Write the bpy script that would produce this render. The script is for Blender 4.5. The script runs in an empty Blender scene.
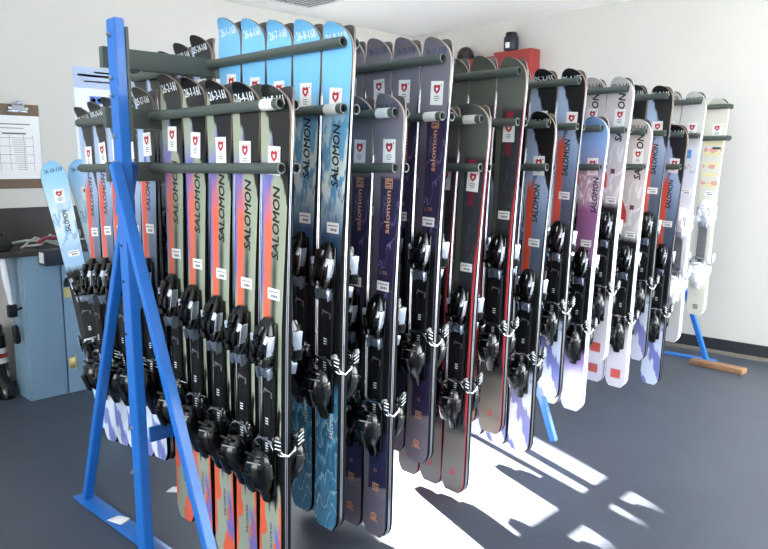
import bpy, bmesh, math, random
from mathutils import Vector, Matrix, Euler
random.seed(7)
scn = bpy.context.scene
COL = scn.collection
PI = math.pi

# ------------------------------------------------------------------ measures
Z1, Z2, Z3 = 1.3545, 1.5326, 1.7275          # heights of the three tiers of tubes
YL0, PITCH, OFF = -0.7823, 0.46975, 0.5134   # first low row, spacing, offset of the tall rows
XB = -0.725                                  # long beams
XP = -0.645                                  # posts
YN, YM, YF = -0.93, 0.985, 3.05               # the three end frames
RT = 0.016                                   # tube radius
YGAP = 0.053                                 # spacing of the two tubes of a row
ROOM_X, ROOM_Y, ROOM_Z = -3.2, 3.37, 2.6
WIN_X = 3.0

# ------------------------------------------------------------------ node helpers
def lin(h):
    h = h.lstrip('#')
    c = [int(h[i:i + 2], 16) / 255 for i in (0, 2, 4)]
    return tuple(((x + .055) / 1.055) ** 2.4 if x > .04045 else x / 12.92 for x in c)

class S:
    """a socket with arithmetic"""
    def __init__(s, nt, k): s.nt, s.k = nt, k
    def m(s, op, o=None, o2=None, clamp=False):
        n = s.nt.nodes.new('ShaderNodeMath'); n.operation = op; n.use_clamp = clamp
        for i, a in enumerate((s, o, o2)):
            if a is None: continue
            if isinstance(a, S): s.nt.links.new(a.k, n.inputs[i])
            else: n.inputs[i].default_value = a
        return S(s.nt, n.outputs[0])
    def __add__(s, o): return s.m('ADD', o)
    __radd__ = __add__
    def __sub__(s, o): return s.m('SUBTRACT', o)
    def __rsub__(s, o): return (s * -1) + o
    def __mul__(s, o): return s.m('MULTIPLY', o)
    __rmul__ = __mul__
    def lt(s, o, w=.006): return (((o - s) if isinstance(o, S) else (s * -1 + o)) * (1 / w)).m('ADD', .5, clamp=True)
    def gt(s, o, w=.006): return s.lt(o, w).m('SUBTRACT', 1.0).m('MULTIPLY', -1.0)
    def band(s, a, b, w=.006): return s.gt(a, w) * s.lt(b, w)
    def sin(s): return s.m('SINE')

def new_mat(name):
    m = bpy.data.materials.new(name); m.use_nodes = True
    nt = m.node_tree
    b = nt.nodes['Principled BSDF']
    return m, nt, b

def mat(name, col, rough=.5, metal=0.0, noise=0.0, nscale=20, bump=0.0, coat=0.0, spec=.5):
    m, nt, b = new_mat(name)
    b.inputs['Roughness'].default_value = rough
    b.inputs['Metallic'].default_value = metal
    b.inputs['Coat Weight'].default_value = coat
    b.inputs['Specular IOR Level'].default_value = spec
    c = lin(col) if isinstance(col, str) else col
    b.inputs['Base Color'].default_value = (*c, 1)
    if noise or bump:
        tc = nt.nodes.new('ShaderNodeTexCoord')
        nz = nt.nodes.new('ShaderNodeTexNoise'); nz.inputs['Scale'].default_value = nscale
        nz.inputs['Detail'].default_value = 5
        nt.links.new(tc.outputs['Object'], nz.inputs['Vector'])
        if noise:
            mx = nt.nodes.new('ShaderNodeMix'); mx.data_type = 'RGBA'
            mx.inputs[6].default_value = (*[x * (1 - noise) for x in c], 1)
            mx.inputs[7].default_value = (*[min(1, x * (1 + noise)) for x in c], 1)
            nt.links.new(nz.outputs['Fac'], mx.inputs[0]); nt.links.new(mx.outputs[2], b.inputs['Base Color'])
        if bump:
            bp = nt.nodes.new('ShaderNodeBump'); bp.inputs['Strength'].default_value = bump
            bp.inputs['Distance'].default_value = .01
            nt.links.new(nz.outputs['Fac'], bp.inputs['Height']); nt.links.new(bp.outputs[0], b.inputs['Normal'])
    return m

def top_mat(name, base, layers, rough=.32):
    """ski topsheet; layers = [(function(u, d, n, n2) -> mask, colour)], d = metres below the tip"""
    m, nt, b = new_mat(name)
    uv = nt.nodes.new('ShaderNodeUVMap'); uv.uv_map = 'ski'
    sp = nt.nodes.new('ShaderNodeSeparateXYZ'); nt.links.new(uv.outputs[0], sp.inputs[0])
    u, d = S(nt, sp.outputs[0]), S(nt, sp.outputs[1])
    def noi(sx, sy, det=3):
        mp = nt.nodes.new('ShaderNodeMapping'); mp.inputs['Scale'].default_value = (sx, sy, 1)
        nt.links.new(uv.outputs[0], mp.inputs[0])
        z = nt.nodes.new('ShaderNodeTexNoise'); z.inputs['Scale'].default_value = 1; z.inputs['Detail'].default_value = det
        nt.links.new(mp.outputs[0], z.inputs['Vector'])
        return S(nt, z.outputs['Fac']) - .5
    n, n2 = noi(3.0, 9.0), noi(9.0, 14.0)
    cur = nt.nodes.new('ShaderNodeRGB'); cur.outputs[0].default_value = (*lin(base), 1)
    k = cur.outputs[0]
    for f, c in layers:
        mx = nt.nodes.new('ShaderNodeMix'); mx.data_type = 'RGBA'
        msk = f(u, d, n, n2)
        nt.links.new(msk.k, mx.inputs[0]); nt.links.new(k, mx.inputs[6])
        mx.inputs[7].default_value = (*lin(c), 1)
        k = mx.outputs[2]
    nt.links.new(k, b.inputs['Base Color'])
    b.inputs['Roughness'].default_value = rough
    b.inputs['Coat Weight'].default_value = .25
    b.inputs['Coat Roughness'].default_value = .12
    return m

def side_mat(name, col, tipcol):
    m = top_mat(name, col, [(lambda u, d, n, n2: d.lt(.20, .08), tipcol)], .7)
    b = m.node_tree.nodes['Principled BSDF']; b.inputs['Coat Weight'].default_value = 0; b.inputs['Specular IOR Level'].default_value = .12
    return m

# ------------------------------------------------------------------ mesh helpers
def link(name, me, parent=None, loc=None):
    o = bpy.data.objects.new(name, me); COL.objects.link(o)
    if parent: o.parent = parent
    if loc: o.location = loc
    return o

def finish(bm, name, mats, smooth=True, angle=40):
    me = bpy.data.meshes.new(name)
    bmesh.ops.recalc_face_normals(bm, faces=bm.faces)
    bm.to_mesh(me); bm.free()
    for m in (mats if isinstance(mats, (list, tuple)) else [mats]): me.materials.append(m)
    if smooth:
        for p in me.polygons: p.use_smooth = True
        me.set_sharp_from_angle(angle=math.radians(angle))
    return me

def box(bm, c, s, rot=None, mi=0, bev=0.0, seg=2):
    r = bmesh.ops.create_cube(bm, size=1)
    vs = r['verts']
    bmesh.ops.scale(bm, vec=s, verts=vs)
    if bev:
        es = list({e for v in vs for e in v.link_edges})
        rr = bmesh.ops.bevel(bm, geom=es, offset=bev, segments=seg, affect='EDGES', profile=.5)
        vs = list({v for f in rr['faces'] for v in f.verts} | {v for v in vs if v.is_valid})
        # whole island
        seen = set(vs); st = list(vs)
        while st:
            v = st.pop()
            for e in v.link_edges:
                w = e.other_vert(v)
                if w not in seen: seen.add(w); st.append(w)
        vs = list(seen)
    M = Matrix.Translation(c) @ (rot.to_matrix().to_4x4() if isinstance(rot, Euler) else (rot or Matrix()))
    bmesh.ops.transform(bm, matrix=M, verts=vs)
    for f in {f for v in vs for f in v.link_faces}: f.material_index = mi
    return vs

def tube(bm, pts, r, n=8, mi=0, cap=True):
    """round bar along a polyline"""
    pts = [Vector(p) for p in pts]
    rings = []
    up = Vector((0, 0, 1))
    for i, p in enumerate(pts):
        t = (pts[min(i + 1, len(pts) - 1)] - pts[max(i - 1, 0)]).normalized()
        a = t.cross(up)
        if a.length < 1e-3: a = t.cross(Vector((1, 0, 0)))
        a.normalize(); b = t.cross(a)
        rr = r[i] if isinstance(r, (list, tuple)) else r
        rings.append([bm.verts.new(p + (a * math.cos(2 * PI * k / n) + b * math.sin(2 * PI * k / n)) * rr) for k in range(n)])
    fs = []
    for A, B in zip(rings, rings[1:]):
        for k in range(n): fs.append(bm.faces.new((A[k], A[(k + 1) % n], B[(k + 1) % n], B[k])))
    if cap:
        fs.append(bm.faces.new(rings[0])); fs.append(bm.faces.new(rings[-1]))
    for f in fs: f.material_index = mi

def pipe(bm, p0, p1, ro, ri, n=16):
    """open-ended hollow pipe"""
    p0, p1 = Vector(p0), Vector(p1); t = (p1 - p0).normalized()
    a = t.cross(Vector((0, 0, 1)))
    if a.length < 1e-3: a = t.cross(Vector((1, 0, 0)))
    a.normalize(); b = t.cross(a)
    R = lambda p, r: [bm.verts.new(p + (a * math.cos(2 * PI * k / n) + b * math.sin(2 * PI * k / n)) * r) for k in range(n)]
    rs = [R(p0, ri), R(p0, ro), R(p1, ro), R(p1, ri)]
    for A, B in zip(rs, rs[1:] + rs[:1]):
        for k in range(n): bm.faces.new((A[k], A[(k + 1) % n], B[(k + 1) % n], B[k]))

def loft(bm, secs, n=12, mi=0, e=2.6):
    """secs = [(z, cx, cy, rx, ry)] superellipse sections stacked along z"""
    rings = []
    for z, cx, cy, rx, ry in secs:
        ring = []
        for k in range(n):
            a = 2 * PI * (k + .5) / n
            c, s = math.cos(a), math.sin(a)
            ring.append(bm.verts.new((cx + rx * math.copysign(abs(c) ** (2 / e), c), cy + ry * math.copysign(abs(s) ** (2 / e), s), z)))
        rings.append(ring)
    fs = []
    for A, B in zip(rings, rings[1:]):
        for k in range(n): fs.append(bm.faces.new((A[k], A[(k + 1) % n], B[(k + 1) % n], B[k])))
    fs += [bm.faces.new(rings[0]), bm.faces.new(rings[-1])]
    for f in fs: f.material_index = mi

_txt = {}
def text_geo(s, bold=0.0, shear=0.0):
    """triangles of a text, size 1, from the built-in font"""
    key = (s, bold, shear)
    if key not in _txt:
        cu = bpy.data.curves.new('t', 'FONT'); cu.body = s; cu.size = 1; cu.offset = bold; cu.shear = shear
        cu.resolution_u = 2; cu.fill_mode = 'FRONT'
        o = bpy.data.objects.new('t', cu); COL.objects.link(o)
        dg = bpy.context.evaluated_depsgraph_get(); dg.update()
        me = o.evaluated_get(dg).to_mesh()
        v = [(p.co.x, p.co.y) for p in me.vertices]; f = [tuple(p.vertices) for p in me.polygons]
        o.evaluated_get(dg).to_mesh_clear()
        bpy.data.objects.remove(o); bpy.data.curves.remove(cu)
        _txt[key] = (v, f)
    return _txt[key]

def put_text(bm, s, fn, mi=0, bold=0.0, shear=0.0):
    """fn maps text (x, y) to 3D"""
    v, f = text_geo(s, bold, shear)
    vs = [bm.verts.new(fn(x, y)) for x, y in v]
    for q in f:
        try: bm.faces.new([vs[i] for i in q]).material_index = mi
        except ValueError: pass

def text_width(s, bold=0.0, shear=0.0):
    v, _ = text_geo(s, bold, shear)
    return max(x for x, y in v)

def tag(o, label, cat, group=None):
    o['label'] = label; o['category'] = cat
    if group: o['group'] = group
    return o

def struct(o): o['kind'] = 'structure'; return o

def empty(name, loc=(0, 0, 0), rot=(0, 0, 0)):
    o = bpy.data.objects.new(name, None); COL.objects.link(o)
    o.location = loc; o.rotation_euler = rot; o.empty_display_size = .1
    return o

# ------------------------------------------------------------------ materials
M_blue = mat('blue_paint', '#1d69bb', .38, noise=.12, nscale=30, coat=.2)
M_grey = mat('grey_green_paint', '#4c544e', .45, noise=.1, nscale=40)
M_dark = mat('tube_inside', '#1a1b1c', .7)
M_steel = mat('bright_steel', '#c9ccd0', .22, 1.0)
M_bolt = mat('bolt_zinc', '#b9bcbc', .35, .9)
M_black = mat('black_plastic', '#08090a', .22, coat=.2, spec=.45)
M_black2 = mat('black_matte_plastic', '#0e0f11', .45, spec=.35)
M_lever = mat('silver_plastic', '#c4ccda', .25, .6)
M_toelever = mat('grey_toe_lever', '#7d8798', .25, .6)
M_whitep = mat('white_plastic', '#e6e6ea', .35)
M_greyp = mat('grey_plastic', '#6c6c70', .4)
M_base = mat('ski_base', '#3c3532', .5)
M_edge = mat('ski_edge_steel', '#9b9fa8', .3, .9)
M_paper = mat('white_paper', '#eceae6', .7)
M_red = mat('red_ink', '#b51f2e', .6)
M_ink = mat('dark_ink', '#3a3a44', .7)
M_tape = mat('white_tape', '#dedcd6', .6)
M_bk = mat('black_letters', '#0a0a0c', .4)
M_or = mat('orange_letters', '#d99a72', .4)
M_wh = mat('white_letters', '#e9eef2', .5)
M_nv = mat('navy_letters', '#3a4460', .5)
M_redl = mat('red_letters', '#b0414a', .4)
M_pale = mat('faint_letters', '#b9b2b2', .4)
M_gold = mat('brass', '#cfc07a', .35, .7)

NB = lambda u, d, n, n2: None
def blackzone(a, b):
    return (lambda u, d, n, n2: (d + n2 * .05).band(a, b, .04), '#101113')

T = {}
T['olive'] = top_mat('olive_topsheet', '#9aa08a', [
    (lambda u, d, n, n2: (u + n2 * .25).lt(.36, .12) * d.band(.24, .62, .1), '#6f72b4'),
    (lambda u, d, n, n2: (u + n2 * .3 + (d - .2) * 1.6).band(.30, .52, .08) * d.band(.13, .33, .08), '#6d70b6'),
    (lambda u, d, n, n2: (d * 1.0 - u * .31 + n2 * .10).lt(.025, .02) * d.lt(.36, .03), '#0f1012'),
    (lambda u, d, n, n2: (u + n2 * .06).band(.10, .43, .06) * d.band(.34, .80, .14), '#e2694a'),
    (lambda u, d, n, n2: (u + n2 * .06).band(.46, .68, .16) * d.band(.46, .9, .16), '#3b4038'),
    (lambda u, d, n, n2: (u).band(.12, .84, .05) * d.band(.70, 1.27, .03), '#0e0f10'),
    (lambda u, d, n, n2: (d - .0 + (u * 23 + n * 7).sin() * .06 + n2 * .12).band(1.0, 1.24, .02), '#0e0f10'),
    (lambda u, d, n, n2: (u + n * .9 + (d - 1.38) * 1.2).lt(.22, .05) * d.gt(1.24, .03), '#e0613c'),
    (lambda u, d, n, n2: (u - n * .9 + (d - 1.33) * 1.5).gt(.86, .08) * d.gt(1.24, .04), '#e0613c'),
    (lambda u, d, n, n2: (u + n * .8).band(.70, .98, .1) * (d + n2 * .1).band(1.35, 1.5, .05), '#726cb0'),
])
T['sky'] = top_mat('sky_blue_topsheet', '#78bde8', [
    (lambda u, d, n, n2: d.band(.30, .62, .2), '#dbe6df'),
    (lambda u, d, n, n2: ((d * 34 + u * 5 + n * 16).sin() + n2 * 2.2).gt(.25, .8) * d.band(.25, .58, .1), '#6aa6cb'),
    (lambda u, d, n, n2: ((d * 50 - u * 6 + n2 * 14).sin() + n * 3).gt(1.0, .7) * d.band(.34, .62, .1), '#3f6f96'),
    (lambda u, d, n, n2: (d + n * .06).gt(.58, .16), '#2a4562'),
    blackzone(.72, 1.14),
    (lambda u, d, n, n2: d.gt(1.16, .05), '#3f86ab'),
    (lambda u, d, n, n2: ((d * 60 + u * 7 + n * 22).sin() + n2 * 1.5).gt(.25, .7) * d.gt(1.16, .05), '#2f6a90'),
    (lambda u, d, n, n2: ((d * 75 + u * 9 + n * 20).sin()).gt(.86, .2) * d.gt(1.2, .05), '#8fc0d2'),
])
T['ice'] = top_mat('ice_blue_topsheet', '#9cceee', [
    (lambda u, d, n, n2: d.band(.20, .50, .2), '#d9e6ea'),
    (lambda u, d, n, n2: ((d * 40 + u * 6 + n * 18).sin() + n2 * 2).gt(.6, .7) * d.band(.26, .6, .1), '#8fb9d6'),
    (lambda u, d, n, n2: d.gt(.50, .15), '#9fc0dc'),
    blackzone(.62, 1.12),
    (lambda u, d, n, n2: d.gt(1.13, .04), '#a9d2ee'),
])
T['plum'] = top_mat('plum_topsheet', '#787179', [
    (lambda u, d, n, n2: u.gt(.27, .03) * d.band(.275, .80, .012), '#2c2545'),
    (lambda u, d, n, n2: ((d * 42 + u * 6 + n * 20).sin()).gt(.95, .06) * u.gt(.3, .03) * d.band(.34, .8, .03), '#6a6390'),
    (lambda u, d, n, n2: u.lt(.27, .03) * d.band(.36, .80, .1), '#514c5a'),
    blackzone(.74, 1.22),
    (lambda u, d, n, n2: u.gt(.2, .03) * (d + u * .03).band(1.20, 1.405, .006), '#2c2545'),
    (lambda u, d, n, n2: d.gt(1.42, .01), '#6f6976'),
])
T['charcoal'] = top_mat('charcoal_topsheet', '#5b5f56', [
    (lambda u, d, n, n2: u.gt(.22, .03) * d.band(.20, 1.3, .02), '#33363a'),
    (lambda u, d, n, n2: ((d * 45 + u * 7 + n * 22).sin()).gt(.94, .06) * u.gt(.25, .03) * d.band(.32, .75, .03), '#4a4d52'),
    (lambda u, d, n, n2: u.band(.38, .66, .02) * d.band(.21, .245, .004), '#8e2434'),
    (lambda u, d, n, n2: u.band(.42, .64, .02) * d.band(.335, .385, .01), '#7a2434'),
    (lambda u, d, n, n2: u.band(.45, .60, .02) * d.band(.62, .645, .004), '#8e2434'),
    blackzone(.70, 1.18),
    (lambda u, d, n, n2: u.gt(.93, .02) * d.band(.55, 1.25, .05), '#c03a44'),
    (lambda u, d, n, n2: d.gt(1.32, .01), '#6e6b66'),
])
T['stripe'] = top_mat('blue_black_topsheet', '#7f93b0', [
    (lambda u, d, n, n2: d.lt(.36, .15), '#a6b8d4'),
    (lambda u, d, n, n2: (u + n2 * .3 + (d - .2) * 1.2).band(.40, .54, .06) * d.band(.1, .34, .06), '#4c5fa2'),
    (lambda u, d, n, n2: (d * 1.0 - u * .33 + n2 * .06).lt(.015, .02) * d.lt(.33, .02), '#101114'),
    (lambda u, d, n, n2: (u + n2 * .05).band(.08, .42, .05) * d.band(.31, .80, .05), '#e0553a'),
    (lambda u, d, n, n2: (u + n2 * .06).gt(.44, .1) * d.band(.50, .9, .2), '#4d5768'),
    blackzone(.70, 1.14),
    (lambda u, d, n, n2: d.gt(1.15, .03), '#dbe4f4'),
    (lambda u, d, n, n2: ((d * 22 - u * 4.5 + n * 5).sin()).gt(.45, .25) * d.gt(1.17, .03), '#7c83c4'),
])
T['pink'] = top_mat('pink_topsheet', '#9a93b4', [
    (lambda u, d, n, n2: d.lt(.20, .14), '#86abda'),
    (lambda u, d, n, n2: d.band(.26, .44, .05), '#b9a3b4'),
    (lambda u, d, n, n2: ((d * 70 + u * 9 + n * 30).sin() + n2).gt(.80, .3) * d.band(.27, .45, .03), '#efe8ec'),
    (lambda u, d, n, n2: (d + n2 * .06).gt(.42, .05), '#93608c'),
    blackzone(.70, 1.14),
    (lambda u, d, n, n2: d.gt(1.15, .03), '#a98cc4'),
    (lambda u, d, n, n2: d.gt(1.24, .1), '#efeaf4'),
])
T['pale'] = top_mat('pale_topsheet', '#cfc6c2', [
    (lambda u, d, n, n2: ((d * 45 + u * 8 + n * 18).sin()).gt(.7, .3) * d.band(.33, .58, .05), '#e8e0e0'),
    (lambda u, d, n, n2: (u * .25 - (d - .42)).lt(0, .006) * d.band(.42, .54, .005) * u.lt(.26, .02), '#dd4a40'),
    (lambda u, d, n, n2: u.band(.40, .62, .03) * d.band(.445, .47, .005), '#6a2b30'),
    blackzone(.62, 1.10),
    (lambda u, d, n, n2: d.gt(1.11, .02), '#e9e4ea'),
    (lambda u, d, n, n2: u.band(.25, .75, .03) * d.band(1.34, 1.39, .006), '#d8584a'),
])
T['white'] = top_mat('white_topsheet', '#d6d2cc', [
    (lambda u, d, n, n2: d.gt(.30, .05), '#dfdfe6'),
    (lambda u, d, n, n2: u.band(.2, .62, .02) * d.band(.335, .385, .004), '#5b9bd6'),
    (lambda u, d, n, n2: ((d * 60 + n * 20).sin()).gt(.8, .2) * d.band(.42, .5, .02), '#c9b9bf'),
    (lambda u, d, n, n2: d.gt(1.18, .03), '#cbc8c4'),
])
T['dots'] = top_mat('patterned_topsheet', '#dcd8c8', [
    (lambda u, d, n, n2: ((d * 95).sin() + n2 * 1.5).gt(.5, .15) * d.band(.27, .58, .01), '#e6d9a4'),
    (lambda u, d, n, n2: ((d * 60 + 1).sin() + n * 2.5).gt(.85, .1) * d.band(.25, .62, .01), '#e0a090'),
    (lambda u, d, n, n2: u.band(.45, .9, .02) * d.band(.305, .318, .003), '#2a2a30'),
    (lambda u, d, n, n2: (n2 + (d * 80).sin() * .1).gt(.20, .03) * d.gt(1.05, .02), '#d86a72'),
    (lambda u, d, n, n2: (n2 - (d * 50).sin() * .08).lt(-.22, .03) * d.gt(1.05, .02), '#e2cf7a'),
])
M_sideblack = side_mat('ski_sidewall_black', '#08080a', '#7d6a58')
M_sidered = side_mat('ski_sidewall_red', '#b8323c', '#8a8070')
M_sidewhite = side_mat('ski_sidewall_white', '#d9d9e2', '#b9b2a6')
M_sidegrey = side_mat('ski_sidewall_grey', '#3a3648', '#a9a294')

# ------------------------------------------------------------------ ski
CURL_D, CURL_A = .066, .036
def half_width(d, L, wt, ww, wl):
    """half width d metres below the tip"""
    e = L - d
    sh = .115                                   # widest point of the shovel
    if d < sh:
        x = 1 - d / sh
        w = wt * math.sqrt(max(0.0, 1 - x ** 2.7))
    else:
        t = (d - sh) / (L - sh - .10)
        t = max(0, min(1, t))
        w = (wt - ww) * (2 * max(0, .5 - t)) ** 1.7 + ww if t < .5 else (wl - ww) * (2 * (t - .5)) ** 1.7 + ww
    if e < .05:
        w *= 1 - .42 * (1 - e / .05) ** 2.2
    return max(w, .002) / 2

def thick(d):
    return .008 + .010 * max(0, min(1, (d - .34) / .36))

def base_y(d):
    """y of the base: curls forward (-y) at the tip"""
    c = CURL_A * ((CURL_D - d) / CURL_D) ** 2 if d < CURL_D else 0
    return -.0015 - c

def front_y(d): return base_y(d) - thick(d)

class Kind: pass
KINDS = {}
def ski_body(key, L, wt=.138, ww=.101, wl=.116, side=M_sideblack, texts=()):
    """texts = [(string, d of its start, length, u of baseline, cap height, material, rotated)]"""
    bm = bmesh.new()
    uvl = bm.loops.layers.uv.new('ski')
    ds = [0, .0015, .004, .008, .014, .022, .032, .044, .058, .075, .095, .12, .16]
    d = .22
    while d < L - .08: ds.append(d); d += .06
    ds += [L - .07, L - .05, L - .035, L - .022, L - .012, L - .004, L]
    nu = 6
    rows = []
    for d in ds:
        h = half_width(d, L, wt, ww, wl); fy, by = front_y(d), base_y(d)
        z = L - d
        if d < CURL_D: z = L - d - .004 * ((CURL_D - d) / CURL_D) ** 2
        top = [bm.verts.new((h * .97 * (2 * i / nu - 1), fy, z)) for i in range(nu + 1)]
        my = by + (fy - by) * .20
        ml = [bm.verts.new((-h, my, z)), bm.verts.new((h, my, z))]
        ul = [bm.verts.new((-h, fy + .0025, z)), bm.verts.new((h, fy + .0025, z))]
        bl = [bm.verts.new((-h, by, z)), bm.verts.new((h, by, z))]
        rows.append((top, ul, ml, bl, d))
    def F(vs, mi, us, dd):
        f = bm.faces.new(vs); f.material_index = mi
        for l, u_, d_ in zip(f.loops, us, dd): l[uvl].uv = (u_, d_)
        return f
    for A, B in zip(rows, rows[1:]):
        a, b = A[4], B[4]
        for i in range(nu):
            F((A[0][i], A[0][i + 1], B[0][i + 1], B[0][i]), 0, (i / nu, (i + 1) / nu, (i + 1) / nu, i / nu), (a, a, b, b))
        for s, k in ((0, 0), (1, nu)):
            u = float(s)
            F((A[0][k], A[1][s], B[1][s], B[0][k]), 1, (u,) * 4, (a, a, b, b))
            F((A[1][s], A[2][s], B[2][s], B[1][s]), 4, (u,) * 4, (a, a, b, b))
            F((A[2][s], A[3][s], B[3][s], B[2][s]), 3, (u,) * 4, (a, a, b, b))
        F((A[3][0], A[3][1], B[3][1], B[3][0]), 2, (0, 1, 1, 0), (a, a, b, b))
    for R in (rows[0], rows[-1]):
        F([*R[0], R[1][1], R[2][1], R[3][1], R[3][0], R[2][0], R[1][0]], 1, (0,) * (nu + 7), (R[4],) * (nu + 7))
    bmesh.ops.recalc_face_normals(bm, faces=bm.faces)
    mats = [T[key], side, M_base, M_edge, side if side is M_sidewhite else M_sideblack]
    for s, d0, ln, u0, cap, m, how in texts:
        if m not in mats: mats.append(m)
        mi = mats.index(m)
        bold, shear = (0, .18) if how == 'I' else (0, 0)
        if s in ('LOGO', 'MARK', 'BIRD'):
            continue
        w = text_width(s, bold, shear); sx = ln / w; sy = cap / .72
        if how == 'U':     # upright letters
            put_text(bm, s, lambda x, y: (u0 + x * sx, front_y(d0) - .0006, L - d0 + y * sy), mi, bold)
        else:              # runs upward along the ski, letter tops to the left
            for q, (ax, ay) in enumerate(((0, 0), (.06, .0), (.03, .035), (.03, -.025)) if how == 'I' else ((0, 0), (.03, .01))):
                put_text(bm, s, lambda x, y: (u0 - (y + ay) * sy, front_y(d0 - (x + ax) * sx) - .0006 - q * .00008, L - d0 + (x + ax) * sx), mi, bold, shear)
    for s, d0, ln, u0, cap, m, how in texts:
        mi = mats.index(m)
        fy = lambda d: front_y(d) - .0006
        def poly(pts):
            vs = [bm.verts.new((u0 + x, fy(d0 - y), L - d0 + y)) for x, y in pts]
            bm.faces.new(vs).material_index = mi
        def ring(ro, ri, sides, a0=0):
            for k in range(sides):
                A, B = a0 + 2 * PI * k / sides, a0 + 2 * PI * (k + 1) / sides
                poly([(ro * math.cos(A), ro * math.sin(A)), (ro * math.cos(B), ro * math.sin(B)), (ri * math.cos(B), ri * math.sin(B)), (ri * math.cos(A), ri * math.sin(A))])
        if s == 'LOGO':    # a square outline with an angular S in it
            ring(ln * .7, ln * .55, 4, PI / 4)
            for (x0, y0, x1, y1) in ((-.3, .22, .3, .34), (-.3, -.06, .3, .06), (-.3, -.34, .3, -.22), (-.3, 0, -.18, .3), (.18, -.3, .3, 0)):
                poly([(x0 * ln, y0 * ln), (x1 * ln, y0 * ln), (x1 * ln, y1 * ln), (x0 * ln, y1 * ln)])
        elif s == 'MARK':  # round tail mark over a short bar
            ring(ln * .5, ln * .30, 10)
            poly([(-ln * .7, -ln * .62), (ln * .7, -ln * .62), (ln * .7, -ln * .45), (-ln * .7, -ln * .45)])
            poly([(-ln * .12, -ln * .5), (ln * .12, -ln * .5), (ln * .12, ln * .1), (-ln * .12, ln * .1)])
    me = bpy.data.meshes.new('ski_body')
    bm.normal_update()
    bm.to_mesh(me); bm.free()
    for m in mats: me.materials.append(m)
    for p in me.polygons: p.use_smooth = True
    me.set_sharp_from_angle(angle=math.radians(35))
    return me

# ---- binding meshes, origin on the ski's top surface, front is -y, tip is +z
def toe_mesh(m0, m1):
    bm = bmesh.new()
    box(bm, (0, -.005, -.005), (.066, .012, .15), bev=.003)
    loft(bm, [(.085, 0, -.010, .014, .008), (.070, 0, -.016, .024, .014), (.045, 0, -.022, .030, .020), (.015, 0, -.026, .034, .024), (-.018, 0, -.026, .035, .024), (-.034, 0, -.022, .030, .019)], n=16, e=4.5)
    box(bm, (0, -.044, .050), (.030, .016, .030), Euler((-.35, 0, 0)), bev=.004)
    box(bm, (.017, -.050, -.006), (.016, .012, .034), Euler((0, .2, .2)), bev=.003); box(bm, (-.017, -.050, -.006), (.016, .012, .034), Euler((0, -.2, -.2)), bev=.003)
    for s in (-1, 1):
        box(bm, (s * .030, -.038, -.040), (.014, .030, .036), Euler((0, s * .25, s * .3)), bev=.004)
        box(bm, (s * .022, -.052, -.008), (.010, .010, .05), Euler((0, s * .12, 0)), bev=.003)
    box(bm, (0, -.052, .012), (.016, .008, .022), bev=.002)
    tube(bm, [(-.012, -.052, .030), (.012, -.052, .030)], .006, 8)
    return finish(bm, 'toe_piece', [m0, m1])
def lever_mesh(m):
    bm = bmesh.new()
    box(bm, (.004, -.026, -.080), (.034, .010, .034), Euler((.22, 0, .15)), bev=.004)
    box(bm, (.0, -.018, -.070), (.030, .014, .020), bev=.003)
    for s in (-1, 1): box(bm, (s * .024, -.022, -.082), (.005, .030, .036), Euler((.2, 0, s * .15)), bev=.002)
    box(bm, (.004, -.0315, -.080), (.008, .004, .026), Euler((.22, 0, .15)), bev=.0015)
    return finish(bm, 'toe_lever', m)
def side_plate_mesh(m, s):
    bm = bmesh.new()
    box(bm, (s * .0365, -.030, .006), (.005, .032, .060), Euler((0, s * .10, s * .25)), bev=.002)
    box(bm, (s * .032, -.044, .026), (.012, .006, .026), Euler((-.3, s * .2, s * .3)), bev=.002)
    return finish(bm, 'toe_side_plate', m)
def track_mesh(m, mt):
    bm = bmesh.new()
    box(bm, (0, -.005, -.255), (.058, .010, .33), bev=.002)
    for s in (-1, 1): box(bm, (s * .024, -.0105, -.255), (.006, .005, .33), bev=.0015)
    box(bm, (0, -.011, -.21), (.034, .006, .13), bev=.003)
    box(bm, (0, -.011, -.345), (.034, .006, .11), bev=.002)
    for k, sz in ((-.235, 3), (-.315, 7)):
        for i in range(sz):
            box(bm, (.0, -.0146, k + (i - sz / 2) * .0085), (.013, .0014, .0036), mi=1)
    return finish(bm, 'binding_track', [m, mt], smooth=False)
def heel_mesh(m0):
    bm = bmesh.new()
    loft(bm, [(.062, 0, -.046, .020, .012), (.050, 0, -.044, .033, .022), (.030, 0, -.046, .039, .036), (.005, 0, -.046, .042, .043), (-.025, 0, -.042, .041, .042), (-.050, 0, -.034, .036, .034), (-.068, 0, -.024, .026, .022), (-.095, 0, -.016, .022, .014), (-.115, 0, -.012, .016, .010)], n=16, e=2.3)
    for k in range(3): box(bm, (0, -.086 + k * .002, -.002 - k * .012), (.046 - k * .006, .008, .004), bev=.001)
    tube(bm, [(-.034, -.062, .030), (0, -.084, .034), (.034, -.062, .030)], .006, 8)
    box(bm, (0, -.006, -.01), (.07, .012, .17), bev=.003)
    box(bm, (0, -.080, -.030), (.034, .014, .07), Euler((.35, 0, 0)), bev=.005)
    box(bm, (0, -.066, .050), (.056, .026, .010), Euler((-.5, 0, 0)), bev=.004)
    for s in (-1, 1): box(bm, (s * .040, -.040, -.004), (.008, .034, .050), Euler((.2, 0, 0)), bev=.003)
    return finish(bm, 'heel_piece', [m0])
def brake_mesh(s, m):
    bm = bmesh.new()
    tube(bm, [(s * .010, -.020, .092), (s * .030, -.026, .086), (s * .050, -.026, .070), (s * .0565, -.010, .050), (s * .060, .020, .040), (s * .061, .045, .055), (s * .060, .062, .085)], .0032, 8)
    tube(bm, [(s * .010, -.020, .092), (-s * .002, -.020, .092)], .0032, 8)
    return finish(bm, 'brake_arm', m)
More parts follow.
